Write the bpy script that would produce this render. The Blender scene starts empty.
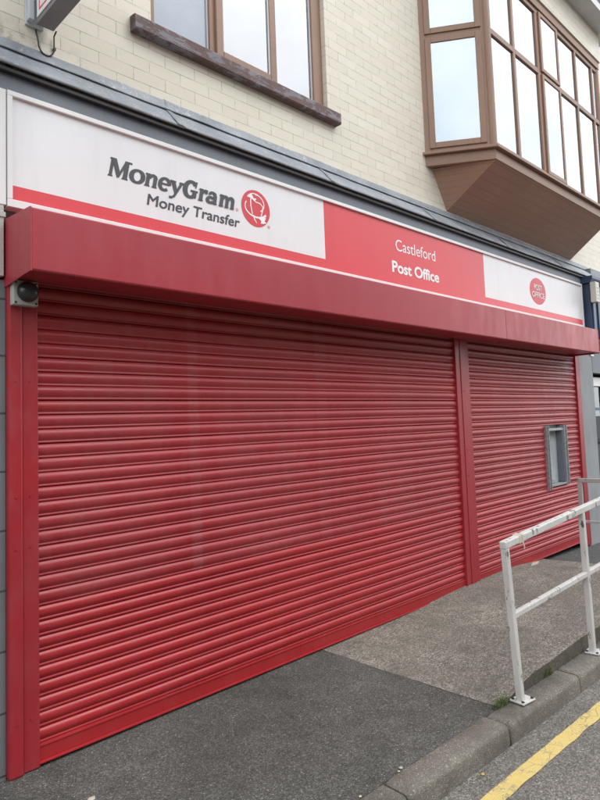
import bpy, bmesh, math, random
from mathutils import Vector, Matrix, noise
random.seed(7)
sc = bpy.context.scene
COL = sc.collection
R = math.radians

# ---------------------------------------------------------------- helpers
class MB:
    def __init__(s): s.v = []; s.f = []; s.sm = []
    def add(s, vs, fs, smooth=False):
        n = len(s.v); s.v += [tuple(v) for v in vs]
        for f in fs: s.f.append(tuple(i + n for i in f)); s.sm.append(smooth)
        return s
    def box(s, x0, x1, y0, y1, z0, z1, M=None):
        vs = [(x0,y0,z0),(x1,y0,z0),(x1,y1,z0),(x0,y1,z0),(x0,y0,z1),(x1,y0,z1),(x1,y1,z1),(x0,y1,z1)]
        if M: vs = [M @ Vector(v) for v in vs]
        return s.add(vs, [(0,3,2,1),(4,5,6,7),(0,1,5,4),(1,2,6,5),(2,3,7,6),(3,0,4,7)])
    def bar(s, a, b, w, h, roll=0.0):
        a = Vector(a); b = Vector(b); d = (b-a).normalized()
        up = Vector((0,0,1)) if abs(d.z) < .9 else Vector((0,1,0))
        x = d.cross(up).normalized(); y = x.cross(d).normalized()
        if roll: q = Matrix.Rotation(roll, 3, d); x = q @ x; y = q @ y
        vs = []
        for p in (a, b):
            for sx, sy in ((-1,-1),(1,-1),(1,1),(-1,1)): vs.append(p + x*sx*w/2 + y*sy*h/2)
        return s.add(vs, [(0,1,2,3)[::-1],(4,5,6,7),(0,1,5,4),(1,2,6,5),(2,3,7,6),(3,0,4,7)])
    def tube(s, pts, r, n=10):
        pts = [Vector(p) for p in pts]; rings = []
        for i, p in enumerate(pts):
            d = (pts[min(i+1, len(pts)-1)] - pts[max(i-1, 0)]).normalized()
            up = Vector((0,0,1)) if abs(d.z) < .9 else Vector((0,1,0))
            x = d.cross(up).normalized(); y = x.cross(d).normalized()
            rr = r[i] if isinstance(r, (list, tuple)) else r
            rings.append([p + x*math.cos(2*math.pi*k/n)*rr + y*math.sin(2*math.pi*k/n)*rr for k in range(n)])
        vs = [v for q in rings for v in q]; fs = []
        for i in range(len(pts)-1):
            for k in range(n): fs.append((i*n+k, i*n+(k+1)%n, (i+1)*n+(k+1)%n, (i+1)*n+k))
        s.add(vs, fs, True)
        return s.add([], [tuple(len(s.v)-len(vs)+k for k in range(n)), tuple(len(s.v)-1-k for k in range(n))]) if False else s
    def prism(s, prof, x0, x1, smooth=False, caps=True):
        """prof: list of (y,z) closed, extruded along x"""
        n = len(prof); vs = [(x0,y,z) for y, z in prof] + [(x1,y,z) for y, z in prof]
        s.add(vs, [(k, (k+1)%n, n+(k+1)%n, n+k) for k in range(n)], smooth)
        if caps: s.f += [tuple(len(s.v)-2*n+k for k in range(n))[::-1], tuple(len(s.v)-n+k for k in range(n))]; s.sm += [False, False]
        return s
    def poly(s, pts, y, t):
        """flat polygon given as (x,z), front at y, thickness t going back"""
        n = len(pts); vs = [(x,y,z) for x, z in pts] + [(x,y+t,z) for x, z in pts]
        return s.add(vs, [tuple(range(n)), tuple(range(2*n-1, n-1, -1))] + [(k, (k+1)%n, n+(k+1)%n, n+k) for k in range(n)])
    def build(s, name, m, parent=None, bevel=0, seg=2, fix=True):
        me = bpy.data.meshes.new(name); me.from_pydata(s.v, [], s.f); me.update()
        for p, q in zip(me.polygons, s.sm): p.use_smooth = q
        if fix:
            bm = bmesh.new(); bm.from_mesh(me); bmesh.ops.recalc_face_normals(bm, faces=bm.faces); bm.to_mesh(me); bm.free()
        o = bpy.data.objects.new(name, me); COL.objects.link(o)
        if m: me.materials.append(m)
        if parent: o.parent = parent; o.matrix_parent_inverse = Matrix.Translation(-Vector(parent.location))
        if bevel:
            b = o.modifiers.new('bevel', 'BEVEL'); b.width = bevel; b.segments = seg; b.limit_method = 'ANGLE'; b.angle_limit = R(35)
            b.harden_normals = False
        return o

def tag(o, label=None, cat=None, group=None, kind=None):
    if label: o['label'] = label
    if cat: o['category'] = cat
    if group: o['group'] = group
    if kind: o['kind'] = kind
    return o
def thing(name, loc, label, cat, group=None):
    o = bpy.data.objects.new(name, None); COL.objects.link(o); o.location = loc; o.empty_display_size = .1
    return tag(o, label, cat, group)
def box(name, x0,x1,y0,y1,z0,z1, m, parent=None, bevel=0): return MB().box(x0,x1,y0,y1,z0,z1).build(name, m, parent, bevel)

# ---------------------------------------------------------------- materials
class NT:
    def __init__(s, name):
        s.m = bpy.data.materials.new(name); s.m.use_nodes = True; s.t = s.m.node_tree; s.t.nodes.clear()
        s.out = s.n('ShaderNodeOutputMaterial'); s.b = s.n('ShaderNodeBsdfPrincipled'); s.l(s.b.outputs[0], s.out.inputs[0])
    def n(s, t, **k):
        q = s.t.nodes.new(t)
        for a, b in k.items(): setattr(q, a, b)
        return q
    def l(s, a, b): s.t.links.new(a, b)
    def pos(s):
        if not hasattr(s, 'p'): s.p = s.n('ShaderNodeNewGeometry').outputs['Position']
        return s.p
    def map(s, scale=(1,1,1), loc=(0,0,0), rot=(0,0,0), src=None):
        q = s.n('ShaderNodeMapping'); s.l(src or s.pos(), q.inputs[0])
        q.inputs['Scale'].default_value = scale; q.inputs['Location'].default_value = loc; q.inputs['Rotation'].default_value = rot
        return q.outputs[0]
    def noise(s, scale, detail=4, rough=.55, vec=None, dist=0):
        q = s.n('ShaderNodeTexNoise'); s.l(vec or s.pos(), q.inputs['Vector']); q.inputs['Scale'].default_value = scale
        q.inputs['Detail'].default_value = detail; q.inputs['Roughness'].default_value = rough; q.inputs['Distortion'].default_value = dist
        return q.outputs[0]
    def vor(s, scale, vec=None, feature='F1', out='Distance', rnd=1):
        q = s.n('ShaderNodeTexVoronoi', feature=feature); s.l(vec or s.pos(), q.inputs['Vector']); q.inputs['Scale'].default_value = scale
        q.inputs['Randomness'].default_value = rnd
        return q.outputs[out]
    def ramp(s, f, stops, interp='LINEAR'):
        q = s.n('ShaderNodeValToRGB'); s.l(f, q.inputs[0]); e = q.color_ramp.elements; q.color_ramp.interpolation = interp
        for i, (p, c) in enumerate(stops):
            if i >= len(e): e.new(p)
            e[i].position = p
            if not isinstance(c, (tuple, list)): c = (c, c, c)
            e[i].color = (*c[:3], 1)
        return q.outputs[0]
    def mix(s, f, a, b, mode='MIX'):
        q = s.n('ShaderNodeMix', data_type='RGBA', blend_type=mode)
        for v, i in ((f, 0), (a, 6), (b, 7)):
            if isinstance(v, (int, float)): q.inputs[i].default_value = v if i == 0 else (v, v, v, 1)
            elif isinstance(v, tuple): q.inputs[i].default_value = (*v[:3], 1)
            else: s.l(v, q.inputs[i])
        return q.outputs[2]
    def math(s, op, a, b=0, c=None):
        q = s.n('ShaderNodeMath', operation=op)
        for i, v in enumerate((a, b) if c is None else (a, b, c)):
            if isinstance(v, (int, float)): q.inputs[i].default_value = v
            else: s.l(v, q.inputs[i])
        return q.outputs[0]
    def sep(s, v=None):
        q = s.n('ShaderNodeSeparateXYZ'); s.l(v or s.pos(), q.inputs[0]); return q.outputs
    def comb(s, x, y, z=0):
        q = s.n('ShaderNodeCombineXYZ')
        for i, v in enumerate((x, y, z)):
            if isinstance(v, (int, float)): q.inputs[i].default_value = v
            else: s.l(v, q.inputs[i])
        return q.outputs[0]
    def bump(s, h, strength=.3, dist=.01, prev=None):
        q = s.n('ShaderNodeBump'); s.l(h, q.inputs['Height']); q.inputs['Strength'].default_value = strength; q.inputs['Distance'].default_value = dist
        if prev: s.l(prev, q.inputs['Normal'])
        s.l(q.outputs[0], s.b.inputs['Normal']); return q.outputs[0]
    def set(s, **k):
        for a, v in k.items():
            i = s.b.inputs[{'color':'Base Color','rough':'Roughness','metal':'Metallic','spec':'Specular IOR Level','coat':'Coat Weight','coatr':'Coat Roughness','ior':'IOR','alpha':'Alpha'}[a]]
            if isinstance(v, (int, float)): i.default_value = v if i.type == 'VALUE' else (v, v, v, 1)
            elif isinstance(v, tuple): i.default_value = (*v[:3], 1)
            else: s.l(v, i)
        return s

def m_paint(name, c, rough=.4, var=.12, dirt=None, coat=0, spec=.5, scale=3):
    t = NT(name)
    n1 = t.noise(scale, 5, .6); n2 = t.noise(60, 3, .6)
    base = t.mix(t.ramp(n1, [(.3, 0.0), (.7, 1.0)]), tuple(x*(1-var) for x in c), tuple(min(1, x*(1+var)) for x in c))
    if dirt:
        n3 = t.noise(7, 6, .7, t.map((1,1,.25)))
        base = t.mix(t.ramp(n3, [(.48, 0.0), (.75, dirt[3])]), base, dirt[:3])
    t.set(color=base, rough=t.ramp(n1, [(0, rough*.8), (1, min(1, rough*1.25))]), coat=coat, spec=spec)
    t.bump(n2, .05, .002)
    return t.m

M = {}
# shutter paint: semi-gloss red, dusty
def m_red(name, c, dust=.18, rough=.38, see=0.0, bands=False):
    t = NT(name)
    n1 = t.noise(1.1, 5, .6, t.map((1,1,1.6))); n2 = t.noise(9, 6, .7, t.map((1,1,.35))); n3 = t.noise(220, 2, .5)
    a = t.mix(t.ramp(n1, [(.25, 0.0), (.75, 1.0)]), tuple(x*.88 for x in c), tuple(x*1.1 for x in c))
    a = t.mix(t.ramp(n2, [(.45, 0.0), (.8, dust)]), a, (.30, .17, .16))
    sp = t.vor(55, None, 'F1'); sx = t.noise(4, 2)
    a = t.mix(t.math('MULTIPLY', t.ramp(sp, [(.0, 1.0), (.12, 0.0)]), t.ramp(sx, [(.5, 0.0), (.62, .35)])), a, (.42, .30, .28))
    if bands:      # shopfront seen through the perforations, painted into the slat colour as pale bands
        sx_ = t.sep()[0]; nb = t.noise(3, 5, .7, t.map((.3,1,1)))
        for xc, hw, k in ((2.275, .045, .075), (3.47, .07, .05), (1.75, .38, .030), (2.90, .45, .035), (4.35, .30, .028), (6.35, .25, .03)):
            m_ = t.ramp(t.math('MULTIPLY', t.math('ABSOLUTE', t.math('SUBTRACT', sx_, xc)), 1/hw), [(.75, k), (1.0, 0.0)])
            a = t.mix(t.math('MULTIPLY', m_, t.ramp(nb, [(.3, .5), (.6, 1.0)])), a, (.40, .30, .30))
    t.set(color=a, rough=t.ramp(n2, [(.3, rough*.85), (.8, min(1, rough*1.5))]), spec=.45)
    t.bump(n3, .06, .001, None)
    if see:
        tr = t.n('ShaderNodeBsdfTransparent'); mx = t.n('ShaderNodeMixShader'); mx.inputs[0].default_value = see
        t.l(t.b.outputs[0], mx.inputs[1]); t.l(tr.outputs[0], mx.inputs[2]); t.l(mx.outputs[0], t.out.inputs[0])
    return t.m
RED = (.355, .021, .026)
M['red_low'] = m_red('shutter_red_solid', RED, .08, .30)
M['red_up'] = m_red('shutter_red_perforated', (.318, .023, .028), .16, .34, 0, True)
M['red_box'] = m_red('housing_red', (.37, .036, .050), .07, .36)
M['red_post'] = m_red('guide_red', (.325, .021, .029), .15, .36)
# sign faces
def m_flat(name, c, rough=.35, spec=.5, var=.03):
    t = NT(name); n = t.noise(2.2, 5, .6, t.map((1,1,.6))); n2 = t.noise(14, 5, .65, t.map((1,1,.12)))
    a = t.mix(t.ramp(n, [(.3, 0.0), (.7, 1.0)]), tuple(x*(1-var) for x in c), tuple(min(1,x*(1+var)) for x in c))
    a = t.mix(t.ramp(n2, [(.52, 0.0), (.85, .22)]), a, tuple(x*.62 for x in c))
    t.set(color=a, rough=rough, spec=spec); return t.m
M['sign_white'] = m_flat('sign_white', (.75, .755, .76))
M['sign_red'] = m_flat('sign_red', (.66, .055, .070))
M['sign_frame'] = m_flat('sign_frame_white', (.76, .76, .75), .4)
M['ink'] = m_flat('lettering_charcoal', (.055, .058, .065), .5)
M['letter_white'] = m_flat('lettering_white', (.85, .85, .85), .5)
M['logo_red'] = m_flat('logo_red', (.62, .045, .06), .4)
M['logo_pink'] = m_flat('tiny_mark_pink', (.6, .35, .38), .5)
M['box_grey'] = m_paint('sensor_grey', (.42, .43, .40), .5, .1, (.2,.2,.17,.5))
M['dome'] = m_paint('sensor_dome_dark', (.03, .032, .036), .22, .1)
M['cream_box'] = m_paint('alarm_cream', (.60, .60, .52), .45, .08, (.3,.28,.2,.4))
M['navy'] = m_paint('navy_paint', (.035, .065, .13), .4, .15, (.15,.16,.18,.3))
M['fascia_dark'] = m_paint('fascia_slate_paint', (.15, .168, .195), .5, .15, (.2,.21,.23,.4))
M['cable'] = m_paint('cable_black', (.02,.02,.022), .5)
M['wood_brown'] = None

def m_brick():
    t = NT('cream_glazed_brick')
    s = t.sep(); v = t.comb(t.math('ADD', s[0], -1.595), t.math('ADD', s[2], -3.918))
    wob = t.noise(3.0, 2, .5)
    v2 = t.n('ShaderNodeVectorMath', operation='ADD'); t.l(v, v2.inputs[0])
    off = t.comb(0, t.math('MULTIPLY', t.math('SUBTRACT', wob, .5), .006)); t.l(off, v2.inputs[1])
    bt = t.n('ShaderNodeTexBrick', offset=.5, offset_frequency=2); t.l(v2.outputs[0], bt.inputs['Vector'])
    bt.inputs['Scale'].default_value = 1; bt.inputs['Brick Width'].default_value = .2365; bt.inputs['Row Height'].default_value = .0843
    bt.inputs['Mortar Size'].default_value = .0022; bt.inputs['Mortar Smooth'].default_value = .25; bt.inputs['Bias'].default_value = 0
    bt.inputs['Color1'].default_value = (.0,.0,.0,1); bt.inputs['Color2'].default_value = (1,1,1,1); bt.inputs['Mortar'].default_value = (.5,.5,.5,1)
    n = t.noise(5, 5, .6); n2 = t.noise(45, 4, .7)
    base = t.mix(t.ramp(bt.outputs['Color'], [(0, 0.0), (1, 1.0)]), (.665, .62, .515), (.72, .675, .57))
    base = t.mix(t.ramp(n, [(.35, 0.0), (.75, .3)]), base, (.64, .595, .49))
    base = t.mix(t.ramp(n2, [(.55, 0.0), (.75, .35)]), base, (.52, .46, .35))
    # weathered patches close to the flashing at the left end
    d1 = t.math('MULTIPLY', t.ramp(t.math('SUBTRACT', 3.99, s[2]), [(.0, 0.0), (.16, 1.0)]), t.ramp(t.noise(11, 5, .7), [(.47, 0.0), (.62, .9)]))
    d1 = t.math('MULTIPLY', d1, t.ramp(t.math('SUBTRACT', 1.75, s[0]), [(0.0, 0.0), (.5, 1.0)]))
    base = t.mix(d1, base, (.16, .15, .13))
    keep = t.ramp(t.noise(6.5, 3, .6, t.map((1,1,3))), [(.36, .12), (.6, 1.0)])
    jm = t.math('MULTIPLY', bt.outputs['Fac'], keep)
    col = t.mix(t.math('MULTIPLY', jm, .7), base, (.17, .14, .105))
    t.set(color=col, rough=.42, spec=.4)
    h = t.math('SUBTRACT', t.math('MULTIPLY', n2, .10), bt.outputs['Fac'])
    t.bump(h, .5, .004)
    return t.m
M['brick'] = m_brick()

def m_lead():
    t = NT('lead_sheet')
    n = t.noise(6, 6, .7, t.map((1,1,1)), .8); n2 = t.noise(28, 5, .75, t.map((1,1,1), (0,0,0), (.5,.4,.8)), 1.2); n3 = t.noise(3, 3)
    a = t.mix(t.ramp(n3, [(.3, 0.0), (.7, 1.0)]), (.18,.20,.225), (.29,.315,.345))
    a = t.mix(t.math('MULTIPLY', t.ramp(n2, [(.52, 0.0), (.64, 1.0)]), t.ramp(n, [(.45, .1), (.6, .7)])), a, (.56,.58,.60))
    t.set(color=a, rough=.55, metal=0, spec=.6)
    t.bump(t.noise(9, 4, .6), .6, .012, t.bump(n2, .2, .003))
    return t.m
M['lead'] = m_lead()

def m_wood(name, c1, c2, axis='x', boards=0, rough=.45):
    t = NT(name)
    sc_ = {'x':(.5,7,7),'z':(7,7,.5)}[axis]
    g = t.noise(9, 6, .65, t.map(sc_), 1.0); g2 = t.noise(1.3, 3, .5)
    a = t.mix(t.ramp(g, [(.3, 0.0), (.7, 1.0)]), c1, c2); a = t.mix(t.ramp(g2, [(.3, 0.0), (.7, .35)]), a, tuple(x*.72 for x in c1))
    t.set(color=a, rough=rough, spec=.45)
    if boards:
        s = t.sep(); y = t.math('MULTIPLY', s[2], 1/boards); fr = t.math('FRACT', y); e = t.math('ABSOLUTE', t.math('SUBTRACT', fr, .5))
        h = t.ramp(e, [(.45, 1.0), (.49, 0.0)]); t.set(color=t.mix(h, tuple(x*.72 for x in c1), a)); t.bump(h, .4, .003)
    else: t.bump(g, .12, .002)
    return t.m
M['pvc_brown'] = m_wood('brown_woodgrain_frame', (.255,.15,.10), (.32,.195,.132), 'z')
M['pvc_brown_x'] = m_wood('brown_woodgrain_rail', (.25,.148,.10), (.32,.19,.13), 'x')
M['soffit_brown'] = m_wood('brown_woodgrain_boards', (.33,.195,.135), (.40,.245,.17), 'x', .055)
def m_sill():
    t = NT('flaking_sill_paint')
    n = t.noise(9, 6, .7, t.map((.7,1,2)), .6); n2 = t.noise(40, 4, .7)
    a = t.mix(t.ramp(n2, [(.3, 0.0), (.7, 1.0)]), (.105,.062,.056), (.15,.092,.083))
    a = t.mix(t.ramp(n, [(.52, 0.0), (.56, .85)]), a, (.20,.205,.235))
    a = t.mix(t.ramp(t.noise(17, 5, .7), [(.62, 0.0), (.68, .6)]), a, (.30,.29,.28))
    t.set(color=a, rough=.7); t.bump(n, .5, .004, t.bump(n2, .3, .003)); return t.m
M['sill'] = m_sill()

def m_glass(name, refl=.35, tint=(.9,.94,.96)):
    t = NT(name); t.t.nodes.remove(t.b)
    tr = t.n('ShaderNodeBsdfTransparent'); tr.inputs[0].default_value = (*tint, 1)
    gl = t.n('ShaderNodeBsdfGlossy'); gl.inputs['Roughness'].default_value = .01; gl.inputs[0].default_value = (.95,.97,1,1)
    fr = t.n('ShaderNodeFresnel'); fr.inputs[0].default_value = 1.5
    f = t.math('ADD', t.math('MULTIPLY', fr.outputs[0], 1.4), refl); f2 = t.math('MINIMUM', f, 1.0)
    mx = t.n('ShaderNodeMixShader'); t.l(f2, mx.inputs[0]); t.l(tr.outputs[0], mx.inputs[1]); t.l(gl.outputs[0], mx.inputs[2]); t.l(mx.outputs[0], t.out.inputs[0])
    b = t.n('ShaderNodeBump'); t.l(t.noise(1.8, 2), b.inputs['Height']); b.inputs['Strength'].default_value = .04; b.inputs['Distance'].default_value = .02
    t.l(b.outputs[0], gl.inputs['Normal'])
    return t.m
M['glass'] = m_glass('window_glass', .31)
M['glass_side'] = m_glass('side_window_glass', .22, (.74,.84,.90))
M['glass_frost'] = m_paint('obscured_glass_blue_grey', (.30,.35,.42), .12, .10, None, 0, 1.0)
M['glass_dull'] = m_glass('window_glass_dull', .3)
M['glass_dark'] = m_glass('shop_glass', .02, (.6,.68,.72))
M['curtain_side'] = m_paint('side_curtain_blue', (.50,.60,.67), .8, .04)
M['curtain'] = m_paint('net_curtain_white', (.80,.81,.82), .8, .05)
M['blind_grey'] = m_paint('blind_blue_grey', (.30,.34,.40), .8, .12)
M['dark_room'] = m_paint('dark_interior', (.03,.033,.038), .8)
M['pale_frame'] = m_paint('shopfront_pale_frame', (.6,.6,.6), .5)
M['render_grey'] = None
def m_render(name, c, blocks=False):
    t = NT(name); n = t.noise(2.5, 6, .65, t.map((1,1,.5))); n2 = t.noise(120, 3, .6)
    a = t.mix(t.ramp(n, [(.3, 0.0), (.72, 1.0)]), tuple(x*.82 for x in c), tuple(x*1.12 for x in c))
    h = n2
    if blocks:
        s = t.sep(); e = t.math('ABSOLUTE', t.math('SUBTRACT', t.math('FRACT', t.math('MULTIPLY', t.math('ADD', s[2], -.31), 1/.295)), .5))
        l = t.ramp(e, [(.475, 0.0), (.49, 1.0)]); a = t.mix(l, a, tuple(x*.35 for x in c)); h = t.math('SUBTRACT', t.math('MULTIPLY', n2, .2), l)
    t.set(color=a, rough=.8); t.bump(h, .4, .004); return t.m
M['render_grey'] = m_render('grey_render', (.30,.315,.33))
M['block_grey'] = m_render('grey_block_paint', (.17,.18,.19), True)
M['off_white'] = m_render('off_white_board', (.50,.49,.45))

def m_aggregate(name, base, var, scale=140, light=(.35,.34,.32), lightamt=.5, bump=.5, patch=(.75,1.2), moss=0, warm=None):
    t = NT(name)
    vc = t.n('ShaderNodeTexVoronoi'); t.l(t.pos(), vc.inputs['Vector']); vc.inputs['Scale'].default_value = scale
    rnd = t.sep(vc.outputs['Color'])[0]; dist = vc.outputs['Distance']
    v2 = t.n('ShaderNodeTexVoronoi'); t.l(t.pos(), v2.inputs['Vector']); v2.inputs['Scale'].default_value = scale*.42
    rnd2 = t.sep(v2.outputs['Color'])[1]
    big = t.noise(.9, 6, .65); mid = t.noise(7, 5, .6); fine = t.noise(scale*2.3, 2, .6)
    a = t.mix(rnd, tuple(x*(1-var) for x in base), tuple(x*(1+var) for x in base))
    a = t.mix(t.ramp(rnd, [(.80, 0.0), (.97, lightamt)]), a, light)
    a = t.mix(t.math('MULTIPLY', t.ramp(v2.outputs['Distance'], [(.25, 1.0), (.38, 0.0)]), t.ramp(rnd2, [(.93, 0.0), (.96, .8)])), a, tuple(min(1, x*1.25) for x in light))
    k = t.ramp(big, [(.28, patch[0]), (.72, patch[1])]); a = t.mix(1.0, a, k, 'MULTIPLY')
    k = t.ramp(mid, [(.3, .86), (.7, 1.14)]); a = t.mix(1.0, a, k, 'MULTIPLY')
    if warm: a = t.mix(t.ramp(t.noise(1.6, 6, .7), [(.45, 0.0), (.7, .7)]), a, warm)
    if moss: a = t.mix(t.math('MULTIPLY', t.ramp(t.noise(5, 6, .75), [(.52, 0.0), (.68, 1.0)]), moss), a, (.06,.065,.035))
    t.set(color=a, rough=.88, spec=.35)
    h = t.math('ADD', t.math('MULTIPLY', dist, -1.0), t.math('MULTIPLY', fine, .5))
    t.bump(mid, .25, .01, t.bump(h, bump, .006))
    return t.m
M['tarmac'] = m_aggregate('pavement_tarmac', (.094,.092,.084), .48, 175, (.29,.28,.25), .4, .8, (.72,1.22))
M['tarmac_far'] = m_aggregate('pavement_tarmac_old', (.085,.088,.088), .3, 150, (.22,.22,.21), .3, .5)
M['road'] = m_aggregate('road_asphalt', (.168,.155,.137), .48, 140, (.36,.34,.31), .5, .8, (.85,1.15))
M['concrete'] = m_aggregate('ramp_concrete', (.25,.232,.198), .58, 125, (.52,.49,.43), .6, 1.1, (.72,1.2), .45, (.185,.168,.14))
M['ramp_side'] = m_aggregate('ramp_edge_darker_concrete', (.12,.108,.088), .3, 200, (.25,.23,.19), .3, .6, (.7,1.2), .8)  # darker concrete for the ramp's upright sides, with moss patches
M['kerb'] = m_aggregate('kerb_concrete', (.20,.183,.158), .28, 210, (.45,.41,.36), .45, .7, (.65,1.3), .45, (.13,.118,.10))
M['ground'] = m_aggregate('ground_base', (.13,.13,.12), .3, 30)

def m_yellow():
    t = NT('worn_yellow_paint')
    n = t.noise(14, 6, .75); n2 = t.noise(150, 3, .6); big = t.noise(3, 4)
    a = t.mix(t.ramp(n, [(.3, 0.0), (.7, 1.0)]), (.56,.42,.12), (.70,.55,.22))
    wear = t.ramp(t.math('ADD', t.math('MULTIPLY', n, .6), t.math('MULTIPLY', n2, .4)), [(.53, 0.0), (.60, .8)])
    cr = t.ramp(t.vor(7.5, t.map((1,1,1)), 'DISTANCE_TO_EDGE'), [(.0, 1.0), (.022, 0.0)])
    wear = t.math('MAXIMUM', wear, t.math('MULTIPLY', cr, t.ramp(big, [(.4, .2), (.6, .9)])))
    a = t.mix(wear, a, (.20,.165,.12)); t.set(color=a, rough=.75)
    t.bump(t.math('SUBTRACT', t.math('MULTIPLY', n2, .4), wear), .5, .004); return t.m
M['yellow'] = m_yellow()
def m_railpaint(name, c, rust=.6):
    t = NT(name); n = t.noise(22, 6, .7, t.map((1,1,.35))); n2 = t.noise(6, 4); 
    a = t.mix(t.ramp(n2, [(.3, 0.0), (.7, 1.0)]), tuple(x*.85 for x in c), c)
    chip = t.ramp(n, [(.60, 0.0), (.63, 1.0)])
    a = t.mix(t.ramp(n, [(.56, 0.0), (.64, .45)]), a, (.42,.34,.27)); a = t.mix(t.math('MULTIPLY', chip, rust), a, (.055,.06,.07))
    t.set(color=a, rough=.5); t.bump(t.math('SUBTRACT', 0.0, chip), .5, .002); return t.m
M['rail'] = m_railpaint('white_rail_paint', (.62,.62,.60), .9)
M['rail_old'] = m_railpaint('grey_rail_paint', (.40,.40,.38), .5)
def m_galv():
    t = NT('galvanised_steel'); n = t.vor(40, None, 'F1', 'Color'); s = t.sep(n)[0]
    t.set(color=t.mix(s, (.30,.32,.34), (.44,.46,.47)), rough=.42, metal=.55); return t.m
M['galv'] = m_galv()
M['hatch_panel'] = m_paint('hatch_panel_grey', (.48,.52,.53), .14, .12, (.2,.21,.21,.5))
M['leaf'] = m_paint('weed_green', (.12,.165,.055), .6, .35, scale=40)
M['litter'] = m_paint('litter_white', (.46,.42,.36), .8, .2)
M['leaf_yellow'] = m_paint('dead_leaf', (.55,.36,.10), .7)
M['tape'] = m_paint('tape_cream', (.55,.50,.40), .6)
M['tile'] = m_paint('roof_slate', (.07,.075,.085), .6, .2)
M['poster'] = m_paint('poster_white', (.7,.72,.74), .6, .04)

# ---------------------------------------------------------------- ground, kerb and road
ANG = -0.031                       # the road runs a touch off the shopfront's line
KM = Matrix.Translation((2.16, -1.39, 0)) @ Matrix.Rotation(ANG, 4, 'Z')
def kb(x):  return -1.39 + math.tan(ANG)*(x-2.16)          # y of the back of the kerb
KX = lambda x: (x-2.16)/math.cos(ANG)                      # along-kerb coordinate
g = MB(); g.box(-400,400,-400,400,-.9,-.35); tag(g.build('ground', M['ground']), kind='structure')
g = MB(); g.box(-40, 60, -7.4, -.152, -.34, -.11, KM); tag(g.build('road', M['road']), kind='structure')
# worn yellow line, own ragged edge
g = MB(); vs = []; n = 900; x0, x1 = -6, 14
for i in range(n+1):
    x = x0 + (x1-x0)*i/n
    a = noise.noise(Vector((x*9, 0, 0)))*.005 + noise.noise(Vector((x*40, 5, 0)))*.004
    b = noise.noise(Vector((x*7, 9, 0)))*.006 + noise.noise(Vector((x*45, 3, 0)))*.004
    vs += [KM @ Vector((x, -.372+b, -.106)), KM @ Vector((x, -.287+a, -.106))]
g.add(vs, [(2*i, 2*i+2, 2*i+3, 2*i+1) for i in range(n)]); tag(g.build('yellow_line', M['yellow']), kind='structure')
# tarmac pavement left of the ramp, following the kerb back
XR = 3.355
def jag(y): return noise.noise(Vector((3.1, y*2.2, 0)))*.016 + noise.noise(Vector((9.1, y*14, 0)))*.007
def sheet(name, xa, xb, m, zf, nx=40, ny=24, yb=.3, side=None):
    g = MB(); vs = []
    for i in range(nx+1):
        x = xa + (xb-xa)*i/nx
        for j in range(ny+1):
            f = j/ny; y = kb(x)*(1-f) + yb*f; xx = x + (jag(y) if abs(x-XR) < .006 else 0); vs.append((xx, y, zf(x, y)))
    fs = [(i*(ny+1)+j, (i+1)*(ny+1)+j, (i+1)*(ny+1)+j+1, i*(ny+1)+j+1) for i in range(nx) for j in range(ny)]
    # skirt
    top = len(vs); e1 = list(vs); vs += [(v[0], v[1], v[2]-.0002) for v in e1]; bot = len(vs); vs += [(v[0] , v[1]-.006*(v[1] < -.9), -.34) for v in e1]
    edge = [i*(ny+1) for i in range(nx+1)] + [nx*(ny+1)+j for j in range(1, ny+1)] + [i*(ny+1)+ny for i in range(nx-1, -1, -1)] + [j for j in range(ny-1, 0, -1)]
    for a, b in zip(edge, edge[1:]+edge[:1]): fs.append((a+top, a+bot, b+bot, b+top))
    g.add(vs, fs, True); g.sm = [True]*(nx*ny) + [False]*(len(fs)-nx*ny); o = g.build(name, m)
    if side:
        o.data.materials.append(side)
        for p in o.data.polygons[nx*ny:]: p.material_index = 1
    return o
def bumpy(x, y): return noise.noise(Vector((x*1.1, y*1.1, 0)))*.006
XR = 3.355
def z_tar(x, y): return bumpy(x, y) - .002
tag(sheet('pavement', -30, XR, M['tarmac'], z_tar, 160, 60), kind='structure')
def lerp_tab(x, t):
    for (a, p), (b, q) in zip(t, t[1:]):
        if x <= b:
            u = max(0, (x-a)/(b-a)); u = u*u*(3-2*u); return p + (q-p)*u
    return t[-1][1]
def z_ramp(x, y):
    f = lerp_tab(x, [(XR, .0), (3.85, .068), (4.6, .100), (6.6, .104), (7.12, .06)])
    b = lerp_tab(x, [(XR, .0), (4.1, .002), (5.65, .047), (6.3, .045), (7.12, .004)])
    u = min(1, max(0, -y/1.42)); return b + (f-b)*u + bumpy(x*1.7, y*1.7)*.7*min(1, (x-XR)/.3)
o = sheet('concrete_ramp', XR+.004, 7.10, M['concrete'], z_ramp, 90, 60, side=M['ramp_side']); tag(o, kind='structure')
def z_far(x, y): return lerp_tab(x, [(7.0, -.035), (9.2, -.10), (14, -.10)]) if False else -.035 - .03*max(0, min(2.0, x-7.1)) + bumpy(x, y)*.6
tag(sheet('pavement', 7.104, 45, M['tarmac_far'], z_far, 60, 10), kind='structure')
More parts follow.
